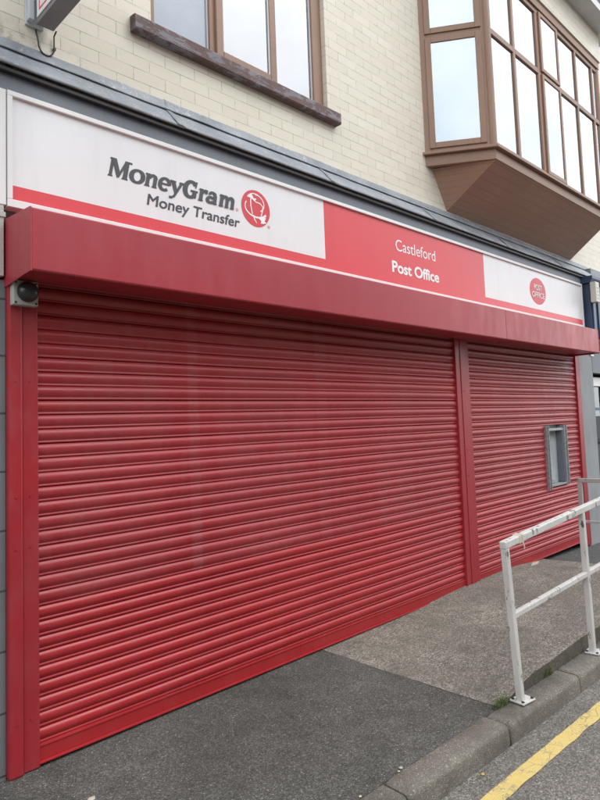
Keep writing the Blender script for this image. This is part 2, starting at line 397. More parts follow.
# kerbstones
KS = .8945
def kerbstone(i):
    j0 = KX(3.225) + i*KS; a, b = j0+.004, j0+KS-.004
    L = b-a; nx = 26
    def prof(): # (y,z) open profile over the top from back to the front foot
        P = [(-.001,-.30),(-.001,-.004),(-.004,.0)]
        for k in range(7):
            t = k/6*math.pi/2; P.append((-.118 - .030*math.sin(t), -.030 + .030*math.cos(t)))
        P += [(-.150,-.055),(-.152,-.085),(-.154,-.14),(-.154,-.30)]
        return P
    P = prof(); n = len(P); vs = []; sx = random.uniform(0, 99); dz = random.uniform(-.003,.003); dy = random.uniform(-.003,.003); tl = random.uniform(-.004,.004)
    for q in range(nx+1):
        u = q/nx; e = min(u, 1-u)*L
        rnd_ = max(0, .010-e)*.9
        for k, (y, z) in enumerate(P):
            w = noise.noise(Vector((a+u*L*1.0+sx, y*6, z*6)))*.003 + noise.noise(Vector(((a+u*L)*14+sx, y*30, z*30)))*.0025
            cut = max(0, noise.noise(Vector(((a+u*L)*5+sx, 7, 1)))-.25)*.018 if 4 <= k <= 8 else 0
            yy = y + (w if k > 2 else 0) + dy + tl*(u-.5) + (cut + rnd_ if k > 3 else 0)
            zz = z + (w*.6 if 1 < k < 9 else 0) + dz - (cut*.6 if 4 <= k <= 8 else 0) - (rnd_ if 1 < k < 8 else 0)
            vs.append(KM @ Vector((a+u*L, yy, zz)))
    g = MB(); g.add(vs, [(q*n+k, (q+1)*n+k, (q+1)*n+k+1, q*n+k+1) for q in range(nx) for k in range(n-1)], True)
    g.f += [tuple(range(n)), tuple(range((nx+1)*n-1, nx*n-1, -1))]; g.sm += [False, False]
    return g.build('kerbstone', M['kerb'])
klab = {-2:'grey concrete kerbstone at the bottom edge of the picture, left of the first visible joint', -1:'grey kerbstone beside the dark tarmac, with white litter crumbs at its back edge',
        0:'kerbstone carrying the first railing post and a tuft of grass', 1:'kerbstone carrying the second railing post at the foot of the raised concrete'}
for i in range(-8, 12):
    o = kerbstone(i)
    tag(o, klab.get(i, 'grey concrete kerbstone further along the road edge, beyond the ones in the picture'), 'kerbstone', 'kerbstones along the road edge')

# ---------------------------------------------------------------- the brick building
B = thing('shop_building', (5, .2, 0), 'two-storey cream brick building with brown windows above the red shuttered shop', 'building')
W = .1
Wx0, Wx1, Wz0, Wz1 = 2.085, 3.80, 4.335, 6.05
w = MB()
w.box(-1.5, Wx0, W, W+.28, 3.4, 8.6); w.box(Wx1, 13, W, W+.28, 3.4, 8.6)
w.box(Wx0, Wx1, W, W+.28, 3.4, Wz0-.03); w.box(Wx0, Wx1, W, W+.28, Wz1, 8.6)
w.box(-1.5, -1.22, W+.28, 7, 0, 8.6); w.box(12.72, 13, W+.28, 7, 0, 8.6); w.box(-1.5, 13, 7, 7.28, 0, 8.6)
w.build('wall', M['brick'], B)
r = MB(); r.prism([(-.25,8.6),(3.7,11.2),(7.6,8.6),(7.6,8.7),(3.7,11.32),(-.25,8.7)], -1.6, 13.1); r.build('roof', M['tile'], B)
box('soffit', -1.5, 13, -.2, W-.003, 8.5, 8.6, M['pale_frame'], B)
# lead flashing: upstand dressed into the wall, apron sloping to the lip
fl = MB()
def leadsheet(xa, xb, k):
    nx = max(6, int((xb-xa)/.035)); P = [(.094,3.845),(.086,3.80),(.078,3.775),(.055,3.752),(.020,3.715),(-.020,3.672),(-.050,3.641),(-.060,3.629),(-.056,3.620)]
    vs = []
    for i in range(nx+1):
        x = xa+(xb-xa)*i/nx; lap = .005 if x < xa+.05 else 0
        for j, (y, z) in enumerate(P):
            a = noise.noise(Vector((x*3, j*.6, k*3.1)))*.009 + noise.noise(Vector((x*11, j*1.3, k)))*.004
            if j == 0: a *= 1.2; vs.append((x, y, z + a + .005)); continue
            f = .6 if j >= 6 else 1
            vs.append((x, y - abs(a)*.6*f - lap, z + a*.55*f + lap))
    n = len(P); fl.add(vs, [(i*n+j, (i+1)*n+j, (i+1)*n+j+1, i*n+j+1) for i in range(nx) for j in range(n-1)], True)
xs = [-1.4, .35, 2.165, 3.62, 5.1, 6.6, 8.1, 9.4]
for k, (a, b) in enumerate(zip(xs, xs[1:])): leadsheet(a, b+.06, k)
o = fl.build('flashing', M['lead'], B, fix=False); s_ = o.modifiers.new('s', 'SOLIDIFY'); s_.thickness = .004; s_.offset = -1
tag(o, 'weathered grey lead flashing over the shop sign')
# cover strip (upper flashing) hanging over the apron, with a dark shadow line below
cf = MB(); nx = 260; vs = []
for i in range(nx+1):
    x = -1.4 + 10.8*i/nx; a = noise.noise(Vector((x*2.3, 4, 0)))*.010 + noise.noise(Vector((x*9, 2, 0)))*.004
    vs += [(x, .088, 3.85+a*.3), (x, .079, 3.818), (x, .068, 3.792+a*.4), (x, .062, 3.784+a*.6)]
cf.add(vs, [(i*4+j, (i+1)*4+j, (i+1)*4+j+1, i*4+j+1) for i in range(nx) for j in range(3)], True)
o = cf.build('cover_flashing', M['lead'], B, fix=False); s_ = o.modifiers.new('s', 'SOLIDIFY'); s_.thickness = .006; s_.offset = 1
box('mortar_fillet', -1.4, 9.4, .089, .0998, 3.838, 3.852, M['off_white'], B)
f = MB(); f.box(-1.4, 9.0, -.046, .098, 3.588, 3.612); f.build('shadow_gap_board', M['cable'], B, .004)  # near-black board stands in for the shadow gap under the lead lip
box('fascia_board', -1.4, 8.85, -.014, .098, 3.474, 3.5875, M['fascia_dark'], B)

# window on the left
Wd = bpy.data.objects.new('window', None); COL.objects.link(Wd); Wd.parent = B; Wd.matrix_parent_inverse = Matrix.Translation(-B.location); Wd.location = (2.9, .16, 4.35)
tag(Wd, 'brown framed window with a flaking sill')
def sub(mb, name, m, par, bevel=0):
    o = mb.build(name, m, None, bevel); o.parent = par
    o.matrix_parent_inverse = Matrix.Translation(-(Vector(par.location) + (Vector(par.parent.location)*0))); return o
fy0, fy1 = .145, .21
f = MB()
f.box(Wx0, Wx0+.055, fy0, fy1, Wz0, Wz1); f.box(Wx1-.115, Wx1-.002, fy0, fy1, Wz0, Wz1)
f.box(2.60, 2.662, fy0, fy1, Wz0+.0552, Wz1-.0602); f.box(3.205, 3.262, fy0, fy1, Wz0+.0552, Wz1-.0602)
f.box(Wx0+.0552, Wx1-.1152, fy0, fy1, Wz0, Wz0+.055); f.box(Wx0+.0552, Wx1-.1152, fy0, fy1, Wz1-.06, Wz1)
sub(f, 'frame', M['pvc_brown'], Wd, .005)
c = MB(); a0, a1, c0, c1 = 2.645, 3.235, Wz0+.035, Wz1-.04; cy0 = .120
c.box(a0, a0+.062, cy0, .155, c0, c1); c.box(a1-.062, a1, cy0, .155, c0, c1); c.box(a0+.0622, a1-.0622, cy0, .155, c0, c0+.062); c.box(a0+.0622, a1-.0622, cy0, .155, c1-.062, c1)
sub(c, 'casement', M['pvc_brown_x'], Wd, .006)
for (xa, xb, yy, m) in ((Wx0+.05, 2.602, .175, 'glass_frost'), (a0+.06, a1-.06, .14, 'glass'), (3.26, Wx1-.113, .175, 'glass')):
    sub(MB().box(xa, xb, yy, yy+.006, Wz0+.05, Wz1-.055), 'pane', M[m], Wd)
    g = MB(); g.box(xa+.002, xa+.011, yy-.012, yy-.002, Wz0+.056, Wz1-.06); g.box(xb-.014, xb-.003, yy-.012, yy-.002, Wz0+.056, Wz1-.06)
    sub(g, 'glazing_bead', M['pale_frame'], Wd)
sub(MB().box(Wx0+.05, 2.62, .26, .27, Wz0, Wz1), 'blind', M['blind_grey'], Wd)
sub(MB().box(2.63, Wx1, .25, .26, Wz0, Wz1), 'curtain', M['curtain'], Wd)
s = MB(); vs = []; nx = 80
P = [(.143,4.335),(.06,4.328),(.036,4.322),(.032,4.314),(.032,4.236),(.040,4.226),(.098,4.226)]
for i in range(nx+1):
    x = 1.932 + (3.892-1.932)*i/nx
    for j, (y, z) in enumerate(P):
        a = noise.noise(Vector((x*6, y*20, z*20)))*.004 + noise.noise(Vector((x*30, y*50, z*50)))*.002
        vs.append((x, y + (a if 1 < j < 6 else 0), z + (a if 0 < j < 6 else 0)))
n = len(P); s.add(vs, [(i*n+j, (i+1)*n+j, (i+1)*n+j+1, i*n+j+1) for i in range(nx) for j in range(n-1)] , False)
s.f += [tuple(range(n)), tuple(range((nx+1)*n-1, nx*n-1, -1))]; s.sm += [False, False]
o = sub(s, 'sill', M['sill'], Wd)

# bay window (oriel)
Bay = bpy.data.objects.new('bay_window', None); COL.objects.link(Bay); Bay.parent = B; Bay.matrix_parent_inverse = Matrix.Translation(-B.location); Bay.location = (7.2, -.2, 4.3)
tag(Bay, 'brown oriel bay window jutting out over the shop sign')
def inset_path(o):   # plan outline (left wall, left corner, right corner, right wall) offset outward by o
    return [Vector((5.262-o*1.15, W+.003, 0)), Vector((5.655-o*.55, -.470-o, 0)), Vector((8.775+o*.55, -.470-o, 0)), Vector((9.16+o*1.15, W+.003, 0))]
def band(mb, o_out, z0, z1, o_in=-.06, side=(0,1,2)):
    A = inset_path(o_out); I = inset_path(o_in)
    for k in side:
        vs = [A[k], A[k+1], I[k+1], I[k]]
        mb.add([(v.x, v.y, z) for z in (z0, z1) for v in vs], [(0,3,2,1),(4,5,6,7),(0,1,5,4),(1,2,6,5),(2,3,7,6),(3,0,4,7)])
    return mb
ZB = 4.257; ZT = 4.392
# underside: one tapering hopper of boards
lo = [Vector((5.615, W+.003, 3.86)), Vector((8.83, W+.003, 3.86))]; up = [Vector((v.x, v.y, ZB)) for v in (Vector((5.372, W+.003, 0)), Vector((5.668,-.462,0)), Vector((8.765,-.462,0)), Vector((9.06, W+.003,0)))]
h = MB(); h.add([lo[0], lo[1], up[3], up[2], up[1], up[0]], [(0,1,3,4), (0,4,5), (1,2,3), (5,4,3,2), (0,5,2,1)])
sub(h, 'hopper', M['soffit_brown'], Bay)
sub(band(MB(), 0.0, ZB-.002, ZT-.030), 'apron', M['pvc_brown_x'], Bay, .003)
sub(band(MB(), .042, ZT-.029, ZT), 'ledge', M['pvc_brown_x'], Bay, .004)
# front frame
ZH = 6.40; ZTR = 5.63; yf = -.462
fr = MB(); divs = [6.23, 6.86, 7.40, 7.985, 8.55]; th = [.048, .078, .045, .045, .045]
fr.box(5.70, 8.73, yf, yf+.06, ZT+.001, ZT+.055); fr.box(5.70, 8.73, yf, yf+.06, ZH-.055, ZH)
edges = [5.70] + divs + [8.73]
for d, t_ in zip(divs, th):
    fr.box(d-t_/2, d+t_/2, yf, yf+.06, ZT+.0552, ZH-.0552)
xs_ = [5.70]
prev = 5.70
for d, t_ in list(zip(divs, th)) + [(8.73, 0)]:
    fr.box(prev+.0002, d-t_/2-.0002, yf, yf+.06, ZTR-.03, ZTR+.03); prev = d+t_/2
sub(fr, 'front_frame', M['pvc_brown'], Bay, .004)
cs = MB()
for (a0, a1, c0, c1) in ((6.885, 7.395, ZTR+.015, ZH-.03), (6.885, 7.395, ZT+.03, ZTR-.015)):
    y0, y1 = yf-.022, yf-.001
    cs.box(a0, a0+.045, y0, y1, c0, c1); cs.box(a1-.045, a1, y0, y1, c0, c1); cs.box(a0+.0452, a1-.0452, y0, y1, c0, c0+.045); cs.box(a0+.0452, a1-.0452, y0, y1, c1-.045, c1)
    sub(cs, 'casement', M['pvc_brown'], Bay, .004); cs = MB()
prev = 5.70
for i, (d, t_) in enumerate(list(zip(divs, th)) + [(8.73, 0)]):
    for z0, z1 in ((ZT+.05, ZTR-.025), (ZTR+.025, ZH-.05)):
        yp = yf+.018 if i != 2 else yf-.012
        e_ = .004 if i != 2 else -.03
        sub(MB().box(prev-e_, d-t_/2+e_, yp, yp+.004, z0, z1), 'pane', M['glass'], Bay)
    prev = d+t_/2
# corner posts and canted sides
def cant(a, b, tag_):
    a = Vector(a); b = Vector(b); d = (b-a); L = d.length; d.normalize(); ang = math.atan2(d.y, d.x)
    MX = Matrix.Translation(a) @ Matrix.Rotation(ang, 4, 'Z'); sgn = 1
    fm = MB(); t0, t1 = (0.0, .055)
    def bx(mb, u0, u1, z0, z1, y0=t0, y1=t1): mb.box(u0, u1, y0, y1, z0, z1, MX)
    bx(fm, .0, .07, ZT+.001, ZH); bx(fm, L-.085, L, ZT+.001, ZH)
    bx(fm, .0702, L-.0852, ZT+.001, ZT+.06); bx(fm, .0702, L-.0852, ZH-.06, ZH); bx(fm, .0702, L-.0852, ZTR-.035, ZTR+.035)
    sub(fm, 'side_frame', M['pvc_brown'], Bay, .004)
    for z0, z1 in ((ZT+.04, ZTR-.02), (ZTR+.02, ZH-.04)):
        s2 = MB(); u0, u1 = .055, L-.07
        bx(s2, u0, u0+.06, z0, z1, -.014, -.001); bx(s2, u1-.06, u1, z0, z1, -.014, -.001); bx(s2, u0+.0602, u1-.0602, z0, z0+.06, -.014, -.001); bx(s2, u0+.0602, u1-.0602, z1-.06, z1, -.014, -.001)
        sub(s2, 'side_casement', M['pvc_brown'], Bay, .004)
        p = MB(); bx(p, u0+.05, u1-.05, z0+.05, z1-.05, -.004, -.0012); sub(p, 'pane', M['glass_side'], Bay)
cant((5.262, W+.003, 0), (5.655, -.462, 0), 'l'); cant((8.775, -.462, 0), (9.16, W+.003, 0), 'r')
for x in (5.675, 8.755):
    cp = MB(); cp.add([(x + .046*math.cos(k*math.pi/6), -.432 + .046*math.sin(k*math.pi/6), z) for z in (ZT+.001, ZH) for k in range(12)], [(k, (k+1)%12, 12+(k+1)%12, 12+k) for k in range(12)], True)
    sub(cp, 'corner_post', M['pvc_brown'], Bay)
def drape(xa, xb, y, z0, z1, amp=.022):
    n_ = int((xb-xa)/.008); v_ = []
    for i in range(n_+1):
        x = xa+(xb-xa)*i/n_; yy = y + amp*math.sin(x*58 + 3*noise.noise(Vector((x*3, 0, 0)))) + amp*.6*noise.noise(Vector((x*14, 2, 0)))
        v_ += [(x, yy, z0), (x, yy, z1)]
    return MB().add(v_, [(2*i, 2*i+2, 2*i+3, 2*i+1) for i in range(n_)], True)
for a_, b_ in ((5.76, 6.66), (6.74, 7.30), (7.36, 8.70)): sub(drape(a_, b_, -.30, ZT, ZH), 'curtain', M['curtain'], Bay)
sub(MB().box(5.72, 8.71, -.22, -.215, ZT, ZH), 'inner_blind', M['curtain_side'], Bay)
sl = MB(); sl.add([(5.47,.09,ZT),(5.73,-.31,ZT),(5.73,-.31,ZH),(5.47,.09,ZH),(5.475,.095,ZT),(5.735,-.305,ZT),(5.735,-.305,ZH),(5.475,.095,ZH)], [(0,1,2,3),(4,5,6,7),(0,1,5,4),(2,3,7,6)])
sub(sl, 'side_curtain', M['curtain_side'], Bay)
sub(band(MB(), .012, ZH+.001, ZH+.10), 'head', M['pvc_brown_x'], Bay, .003)
sub(band(MB(), .03, ZH+.101, 6.90, -.12), 'brick_band', M['brick'], Bay)
bo = band(MB(), .24, 6.901, 7.0, -.35); sub(bo, 'bay_roof', M['pale_frame'], Bay)
sub(MB().box(5.5, 8.9, -.3, .09, 6.95, 7.02), 'roof_deck', M['tile'], Bay)

# shopfront behind the shutters
sf = MB()
for x in (1.28, 2.24, 3.42, 4.55, 5.50, 6.3, 7.2, 8.3): sf.box(x, x+.09, .30, .38, .30, 2.55)
sf.box(1.28, 8.4, .32, .40, 0.05, .2998); sf.box(1.28, 8.4, .32, .40, 2.5502, 2.9)
sf.build('shopfront_frame', M['pale_frame'], B)
box('shop_glass', 1.28, 8.4, .345, .352, .30, 2.55, M['glass_dark'], B)
sb = MB(); sb.box(1.1, 8.7, 2.0, 2.1, 0, 3.4); sb.box(1.1, 1.2, .4, 2.0, 0, 3.4); sb.box(8.6, 8.7, .4, 2.0, 0, 3.4); sb.box(1.1, 8.7, .4, 2.1, 3.2, 3.3); sb.build('shop_interior', M['dark_room'], B)
box('lintel', -1.4, 8.7, .041, .098, 2.75, 3.40, M['fascia_dark'], B)

# ---------------------------------------------------------------- roller shutters
PITCH = .0762
UP = [(.000,-.010),(.0022,-.010),(.0024,.0025),(.0045,.0048),(.009,.0088),(.016,.0128),(.026,.0155),(.036,.0155),(.046,.0128),(.055,.0082),(.0610,.0045),(.0635,.0040),(.0655,.0058),(.0690,.0068),(.0725,.0062),(.0746,.0045),(.0750,-.010)]
LOW = [(.000,-.010),(.0022,-.010),(.0024,.0025),(.0045,.0050),(.009,.0092),(.016,.0132),(.026,.0160),(.036,.0158),(.045,.0126),(.053,.0078),(.0575,.0040),(.0600,.0034),(.0625,.0058),(.0665,.0074),(.0715,.0066),(.0738,.0045),(.0742,-.010)]
def curtain(name, spans, ztop, zbot, prof, m, parent, hole=None, seed=0):
    """slats hang from ztop down to zbot; hole = (x0,x1,z0,z1)"""
    g = MB(); nrow = round((ztop-zbot)/PITCH); 
    for r_ in range(nrow):
        zt = ztop - r_*PITCH
        sp = spans
        if hole and zt-PITCH*.5 > hole[2] and zt-PITCH*.5 < hole[3]: sp = [(spans[0][0], hole[0]), (hole[1], spans[0][1])]
        for (xa, xb) in sp:
            nx = max(2, int((xb-xa)/.22)); vs = []; n = len(prof)+1
            jit = random.uniform(-.0012, .0012); jy = random.uniform(-.0016, .0016)
            for i in range(nx+1):
                x = xa+(xb-xa)*i/nx
                wz = noise.noise(Vector((x*.9, zt*.8, seed)))*.0035 + noise.noise(Vector((x*.6, zt*9, seed+5)))*.0008
                wy = noise.noise(Vector((x*1.1, zt*1.3, seed+9)))*.007 + noise.noise(Vector((x*1.2, zt*13, seed+2)))*.0008
                for dz, d in prof: vs.append((x, -d + wy + jy, zt - dz + wz + jit))
                vs.append((x, .012 + wy, zt - PITCH - .0008 + wz))
            g.add(vs, [(i*n+j, (i+1)*n+j, (i+1)*n+j+1, i*n+j+1) for i in range(nx) for j in range(n-1)], True)
    return g.build(name, m, parent, fix=False)
def shutter(name, loc, label, xa, xb, zbase, seed, hole=None):
    t = thing(name, loc, label, 'roller shutter', 'red roller shutters on the shopfront')
    zb = zbase + .092; zmid = zb + 9*PITCH
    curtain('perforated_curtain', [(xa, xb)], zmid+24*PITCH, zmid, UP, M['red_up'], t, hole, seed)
    curtain('solid_curtain', [(xa, xb)], zmid, zb, LOW, M['red_low'], t, hole, seed)
    b = MB(); b.box(xa, xb, -.012, .012, zbase+.012, zb+.001); b.box(xa, xb, -.030, .018, zbase+.002, zbase+.0118); b.box(xa, xb, -.017, -.0122, zb-.012, zb-.002)
    b.build('bottom_rail', M['red_low'], t, .002)
    return t
S1 = shutter('roller_shutter', (3.35, 0, .01), 'wide red slatted roller shutter, closed, filling the left and middle of the shopfront', 1.275, 5.42, .010, 0)
S2 = shutter('roller_shutter', (7.03, 0, .01), 'narrower red slatted roller shutter with a small metal framed hatch in it', 5.645, 8.43, .010, 3, (7.42, 7.95, .79, 1.52))
def guide(par, xa, xb, y0, z0, z1, nm='guide_rail'): return box(nm, xa, xb, y0, .05, z0, z1, M['red_post'], par, .004)
guide(S1, 1.203, 1.284, -.030, .0, 2.60)
o = box('corner_post', 1.128, 1.2015, -.046, .10, -.005, 2.78, M['red_post'], S1, .012)
guide(S1, 5.408, 5.487, -.034, .02, 2.60)
guide(S2, 5.489, 5.575, -.040, .02, 2.60, 'centre_post'); guide(S2, 5.577, 5.657, -.034, .02, 2.60)
guide(S2, 8.425, 8.56, -.034, -.06, 2.60)
for (x, y) in ((1.166, -.046), (1.243, -.030), (5.53, -.040)):
    for z in (.25, 1.1, 1.36, 1.95):
        sc_ = MB(); sc_.add([(x + .007*math.cos(k*math.pi/4), y-.0035*(q), z + .007*math.sin(k*math.pi/4)) for q in (0,1) for k in range(8)], [(k, (k+1)%8, 8+(k+1)%8, 8+k) for k in range(8)] + [tuple(range(8,16))]); sc_.build('screw_head', M['red_post'], S1)
# hatch in the narrow shutter
H = MB(); hx0, hx1, hz0, hz1 = 7.385, 7.985, .765, 1.545
def chan(x0, x1, z0, z1):  # U channel seen from the front
    H.box(x0, x0+.010, -.042, .045, z0, z1); H.box(x1-.010, x1, -.042, .045, z0, z1); H.box(x0+.0102, x1-.0102, -.024, .044, z0+.002, z1-.002)
chan(hx0, hx0+.065, hz0, hz1); chan(hx1-.085, hx1, hz0+.03, hz1)
H.box(hx0+.0652, hx1-.0852, -.030, .044, hz1-.065, hz1-.035); H.box(hx0+.0652, hx1-.0852, -.034, .044, hz0+.035, hz0+.06)
box('hatch_reveal', 7.452, 7.470, -.020, .0598, hz0+.07, hz1-.07, M['fascia_dark'], S2); box('hatch_reveal', 7.870, 7.898, -.022, .0598, hz0+.07, hz1-.07, M['fascia_dark'], S2)
H.build('hatch_frame', M['galv'], S2, .002)
hb = MB(); hb.box(hx0+.05, hx1-.05, .060, .070, hz0, hz1); hb.box(hx0+.03, hx0+.045, .0455, .15, hz0, hz1); hb.box(hx1-.045, hx1-.03, .0455, .15, hz0, hz1); hb.box(hx0+.05, hx1-.05, .0455, .139, hz0+.02, hz0+.03); hb.box(hx0+.05, hx1-.05, .0455, .139, hz1-.03, hz1-.02)
hb.build('hatch_panel', M['hatch_panel'], S2)
hc = MB(); hc.box(7.47, 7.72, .030, .0595, hz0+.068, hz0+.095); hc.build('hatch_runner', M['galv'], S2)

# shutter housing
HB = thing('shutter_housing', (4.8, -.17, 2.46), 'long red metal shutter box running across under the sign', 'shutter box')
def hood(xa, xb):
    m = MB(); m.prism([(.040,2.796),(-.352,2.768),(-.358,2.762),(-.358,2.466),(-.352,2.458),(-.325,2.458),(-.325,2.470),(-.06,2.470),(-.06,2.520),(.040,2.520)], xa, xb)
    return m
hood(1.130, 5.874).build('cover_panel', M['red_box'], HB, .0025); hood(5.877, 8.40).build('cover_panel', M['red_box'], HB, .0025)
e = MB(); e.prism([(.042,2.799),(-.356,2.771),(-.3605,2.764),(-.3605,2.455),(-.25,2.452),(-.04,2.438),(.042,2.438)], 1.122, 1.1298); e.build('end_cap', M['red_box'], HB, .001)
e = MB(); e.prism([(.042,2.799),(-.356,2.771),(-.3605,2.764),(-.3605,2.455),(.042,2.45)], 8.4002, 8.408); e.build('end_cap', M['red_box'], HB, .001)

# ---------------------------------------------------------------- main sign
SG = thing('shop_sign', (5, -.03, 2.86), 'long white and red shop fascia sign with money transfer and post office lettering', 'shop sign')
X0, X1, Z0, Z1 = 1.130, 8.835, 2.862, 3.492; FW = .034
f = MB(); yF = -.038
f.box(X0, X1, yF, -.0125, Z1-FW+.006, Z1); f.box(X0, X1, yF, .04, Z0, Z0+.042); f.box(X0, X0+.026, yF, .04, Z0+.0422, Z1-FW+.0058); f.box(X1-.030, X1, yF, .04, Z0+.0422, Z1-FW+.0058)
f.build('frame', M['sign_frame'], SG, .003)
py = -.020; zs, ze = Z0+.04, Z1-FW+.008; zr = 2.985
box('white_panel', X0+.02, 3.565, py, .03, zr, ze, M['sign_white'], SG)
box('white_panel', 6.112, X1-.02, py, .03, zr, ze, M['sign_white'], SG)
rp = MB(); rp.box(3.5652, 6.1118, py, .03, zs, ze); rp.box(X0+.02, 3.565, py, .03, zs, zr-.0002); rp.box(6.112, X1-.02, py, .03, zs, zr-.0002)
rp.build('red_panel', M['sign_red'], SG)
def text(s, x0, x1, zb, cap, m, name, par, y=None, bold=0, shear=0, space=1.0, t=.0012):
    cu = bpy.data.curves.new('t', 'FONT'); cu.body = s; cu.shear = shear; cu.space_character = space; cu.size = 1; cu.extrude = 0
    ob = bpy.data.objects.new('t', cu); COL.objects.link(ob); bpy.context.view_layer.update()
    dg = bpy.context.evaluated_depsgraph_get(); me = bpy.data.meshes.new_from_object(ob.evaluated_get(dg))
    bpy.data.objects.remove(ob); xs = [v.co.x for v in me.vertices]
    mx0, mx1 = min(xs), max(xs); sx = (x1-x0)/(mx1-mx0); ch = .727      # cap height of the built-in face
    yy = (py - .0016) if y is None else y
    base = [(v.co.x, v.co.y) for v in me.vertices]; fcs = [tuple(p.vertices) for p in me.polygons]
    offs = [(0, 0)] if not bold else [(0, 0), (bold, 0), (-bold, 0), (0, bold*.7), (0, -bold*.7), (bold*.6, bold*.5), (-bold*.6, -bold*.5), (bold*.6, -bold*.5), (-bold*.6, bold*.5)]
    VS = []; FS = []
    kx = (x1-x0-2*bold*.13)/(mx1-mx0)
    for q_, (ox, oz) in enumerate(offs):
        n0 = len(VS); VS += [(x0 + bold*.13 + (bx_-mx0)*kx + ox*.13, yy - .00015*q_, zb + bz_*cap/ch + oz*.13) for bx_, bz_ in base]; FS += [tuple(i+n0 for i in p) for p in fcs]
    me = bpy.data.meshes.new(name); me.from_pydata(VS, [], FS); me.update()
    o = bpy.data.objects.new(name, me); COL.objects.link(o); me.materials.clear(); me.materials.append(m); o.parent = par; o.matrix_parent_inverse = Matrix.Translation(-Vector(par.location))
    
    return o
# heavy slab italic word, drawn with a broad pen (ellipse wide across, thin up and down)
class Pen:
    def __init__(s, x0, zb, u, shear, y): s.x0=x0; s.zb=zb; s.u=u; s.sh=shear; s.y=y; s.k=0; s.mb=MB()
    def P(s, p): return (s.x0 + (p[0] + s.sh*p[1])*s.u, s.zb + p[1]*s.u)
    def poly(s, pts):
        s.k += 1; s.mb.poly([s.P(p) for p in pts], s.y - .00012*s.k, .0012)
    def stroke(s, pts, wx, wy):
        """pts polyline; pen half axes wx, wy; swept as quads between successive pen edges"""
        L = []; Rr = []
        for i, p in enumerate(pts):
            a = pts[max(0, i-1)]; b = pts[min(len(pts)-1, i+1)]
            dx, dy = b[0]-a[0], b[1]-a[1]; n = math.hypot(dx, dy) or 1; dx /= n; dy /= n
            nx, ny = -dy, dx; h = 1/math.sqrt((nx/wx)**2+(ny/wy)**2) if False else math.sqrt((nx*wx)**2+(ny*wy)**2)
            L.append((p[0]+nx*h, p[1]+ny*h)); Rr.append((p[0]-nx*h, p[1]-ny*h))
        for i in range(len(pts)-1): s.poly([L[i], L[i+1], Rr[i+1], Rr[i]]) if False else None
        s.k += 1; n = len(pts); vs = []
        for q in range(n): vs += [(*[s.P(L[q])[0]], s.y-.00012*s.k, s.P(L[q])[1]), (s.P(Rr[q])[0], s.y-.00012*s.k, s.P(Rr[q])[1])]
        vs += [(v[0], v[1]+.0012, v[2]) for v in vs]; m = 2*n
        fs = []
        for q in range(n-1):
            a, b, c, d = 2*q, 2*q+2, 2*q+3, 2*q+1; fs += [(a,b,c,d), (a+m,b+m,c+m,d+m), (a,b,b+m,a+m), (d,c,c+m,d+m)]
        fs += [(0,1,1+m,m), (2*n-2,2*n-1,2*n-1+m,2*n-2+m)]
        s.mb.add(vs, fs)
def arc(cx, cy, rx, ry, a0, a1, n=22): return [(cx+rx*math.cos(R(a0+(a1-a0)*i/n)), cy+ry*math.sin(R(a0+(a1-a0)*i/n))) for i in range(n+1)]
pn = Pen(1.697, 3.182, .118, .20, py-.0012)
st = .100; xh = .72
def stem(x, z0, z1, w=st, sl=True, sr=True, top=False, foot=True):
    pn.poly([(x-w,z0),(x+w,z0),(x+w,z1),(x-w,z1)])
    if foot: pn.poly([(x-w-.055,z0),(x+w+.055,z0),(x+w+.02,z0+.085),(x-w-.02,z0+.085)])
    if top: pn.poly([(x-w-.075,z1-.085),(x+w,z1-.085),(x+w,z1),(x-w-.04,z1)])
# M
stem(.13, 0, 1.0, .085); pn.poly([(-.02,.90),(.28,.90),(.26,1.0),(0,1.0)])
stem(.92, 0, 1.0, .125); pn.poly([(.86,.90),(1.20,.90),(1.18,1.0),(.86,1.0)])
pn.poly([(.04,1.0),(.32,1.0),(.66,.22),(.50,.0)]); pn.poly([(.48,.03),(.60,.03),(.98,.98),(.82,1.0)])
def bowl(cx, rx, a0=0, a1=360, wx=.135, wy=.07): pn.stroke(arc(cx, xh/2+.005, rx-.05, xh/2-.03, a0, a1, 30), wx, wy)
bowl(1.58, .38)                                         # o
stem(2.19, 0, xh, .108, top=True); pn.stroke([(2.26,.50),(2.38,.63),(2.50,.66),(2.60,.60),(2.65,.46)], .12, .08); stem(2.62, 0, .56, .108)   # n
bowl(3.20, .335, 0, 312, .115, .07); pn.poly([(2.96,.33),(3.50,.33),(3.50,.43),(2.96,.43)])   # e
pn.poly([(3.52,xh),(3.80,xh),(4.06,.10),(3.92,-.08)]); pn.poly([(4.16,xh),(4.34,xh),(3.96,-.12),(3.84,-.02)]); pn.stroke([(3.96,0.02),(3.86,-.16),(3.72,-.25),(3.58,-.25)], .07, .06)
pn.poly([(3.50,xh-.09),(3.86,xh-.09),(3.86,xh),(3.50,xh)]); pn.poly([(4.08,xh-.09),(4.42,xh-.09),(4.42,xh),(4.08,xh)])   # y
pn.stroke(arc(4.84, .5, .36, .45, 40, 330, 34), .15, .085); pn.poly([(4.98,.12),(5.24,.02),(5.24,.47),(4.98,.47)]); pn.poly([(4.84,.38),(5.32,.38),(5.32,.48),(4.84,.48)])
pn.poly([(5.10,.64),(5.18,.64),(5.22,1.0),(5.12,1.0)])  # G
stem(5.56, 0, xh, .115, top=True); pn.stroke([(5.60,.46),(5.70,.60),(5.80,.65),(5.92,.64)], .10, .08); pn.poly([(5.80,.48),(5.96,.48),(5.98,.70),(5.82,.70)])   # r
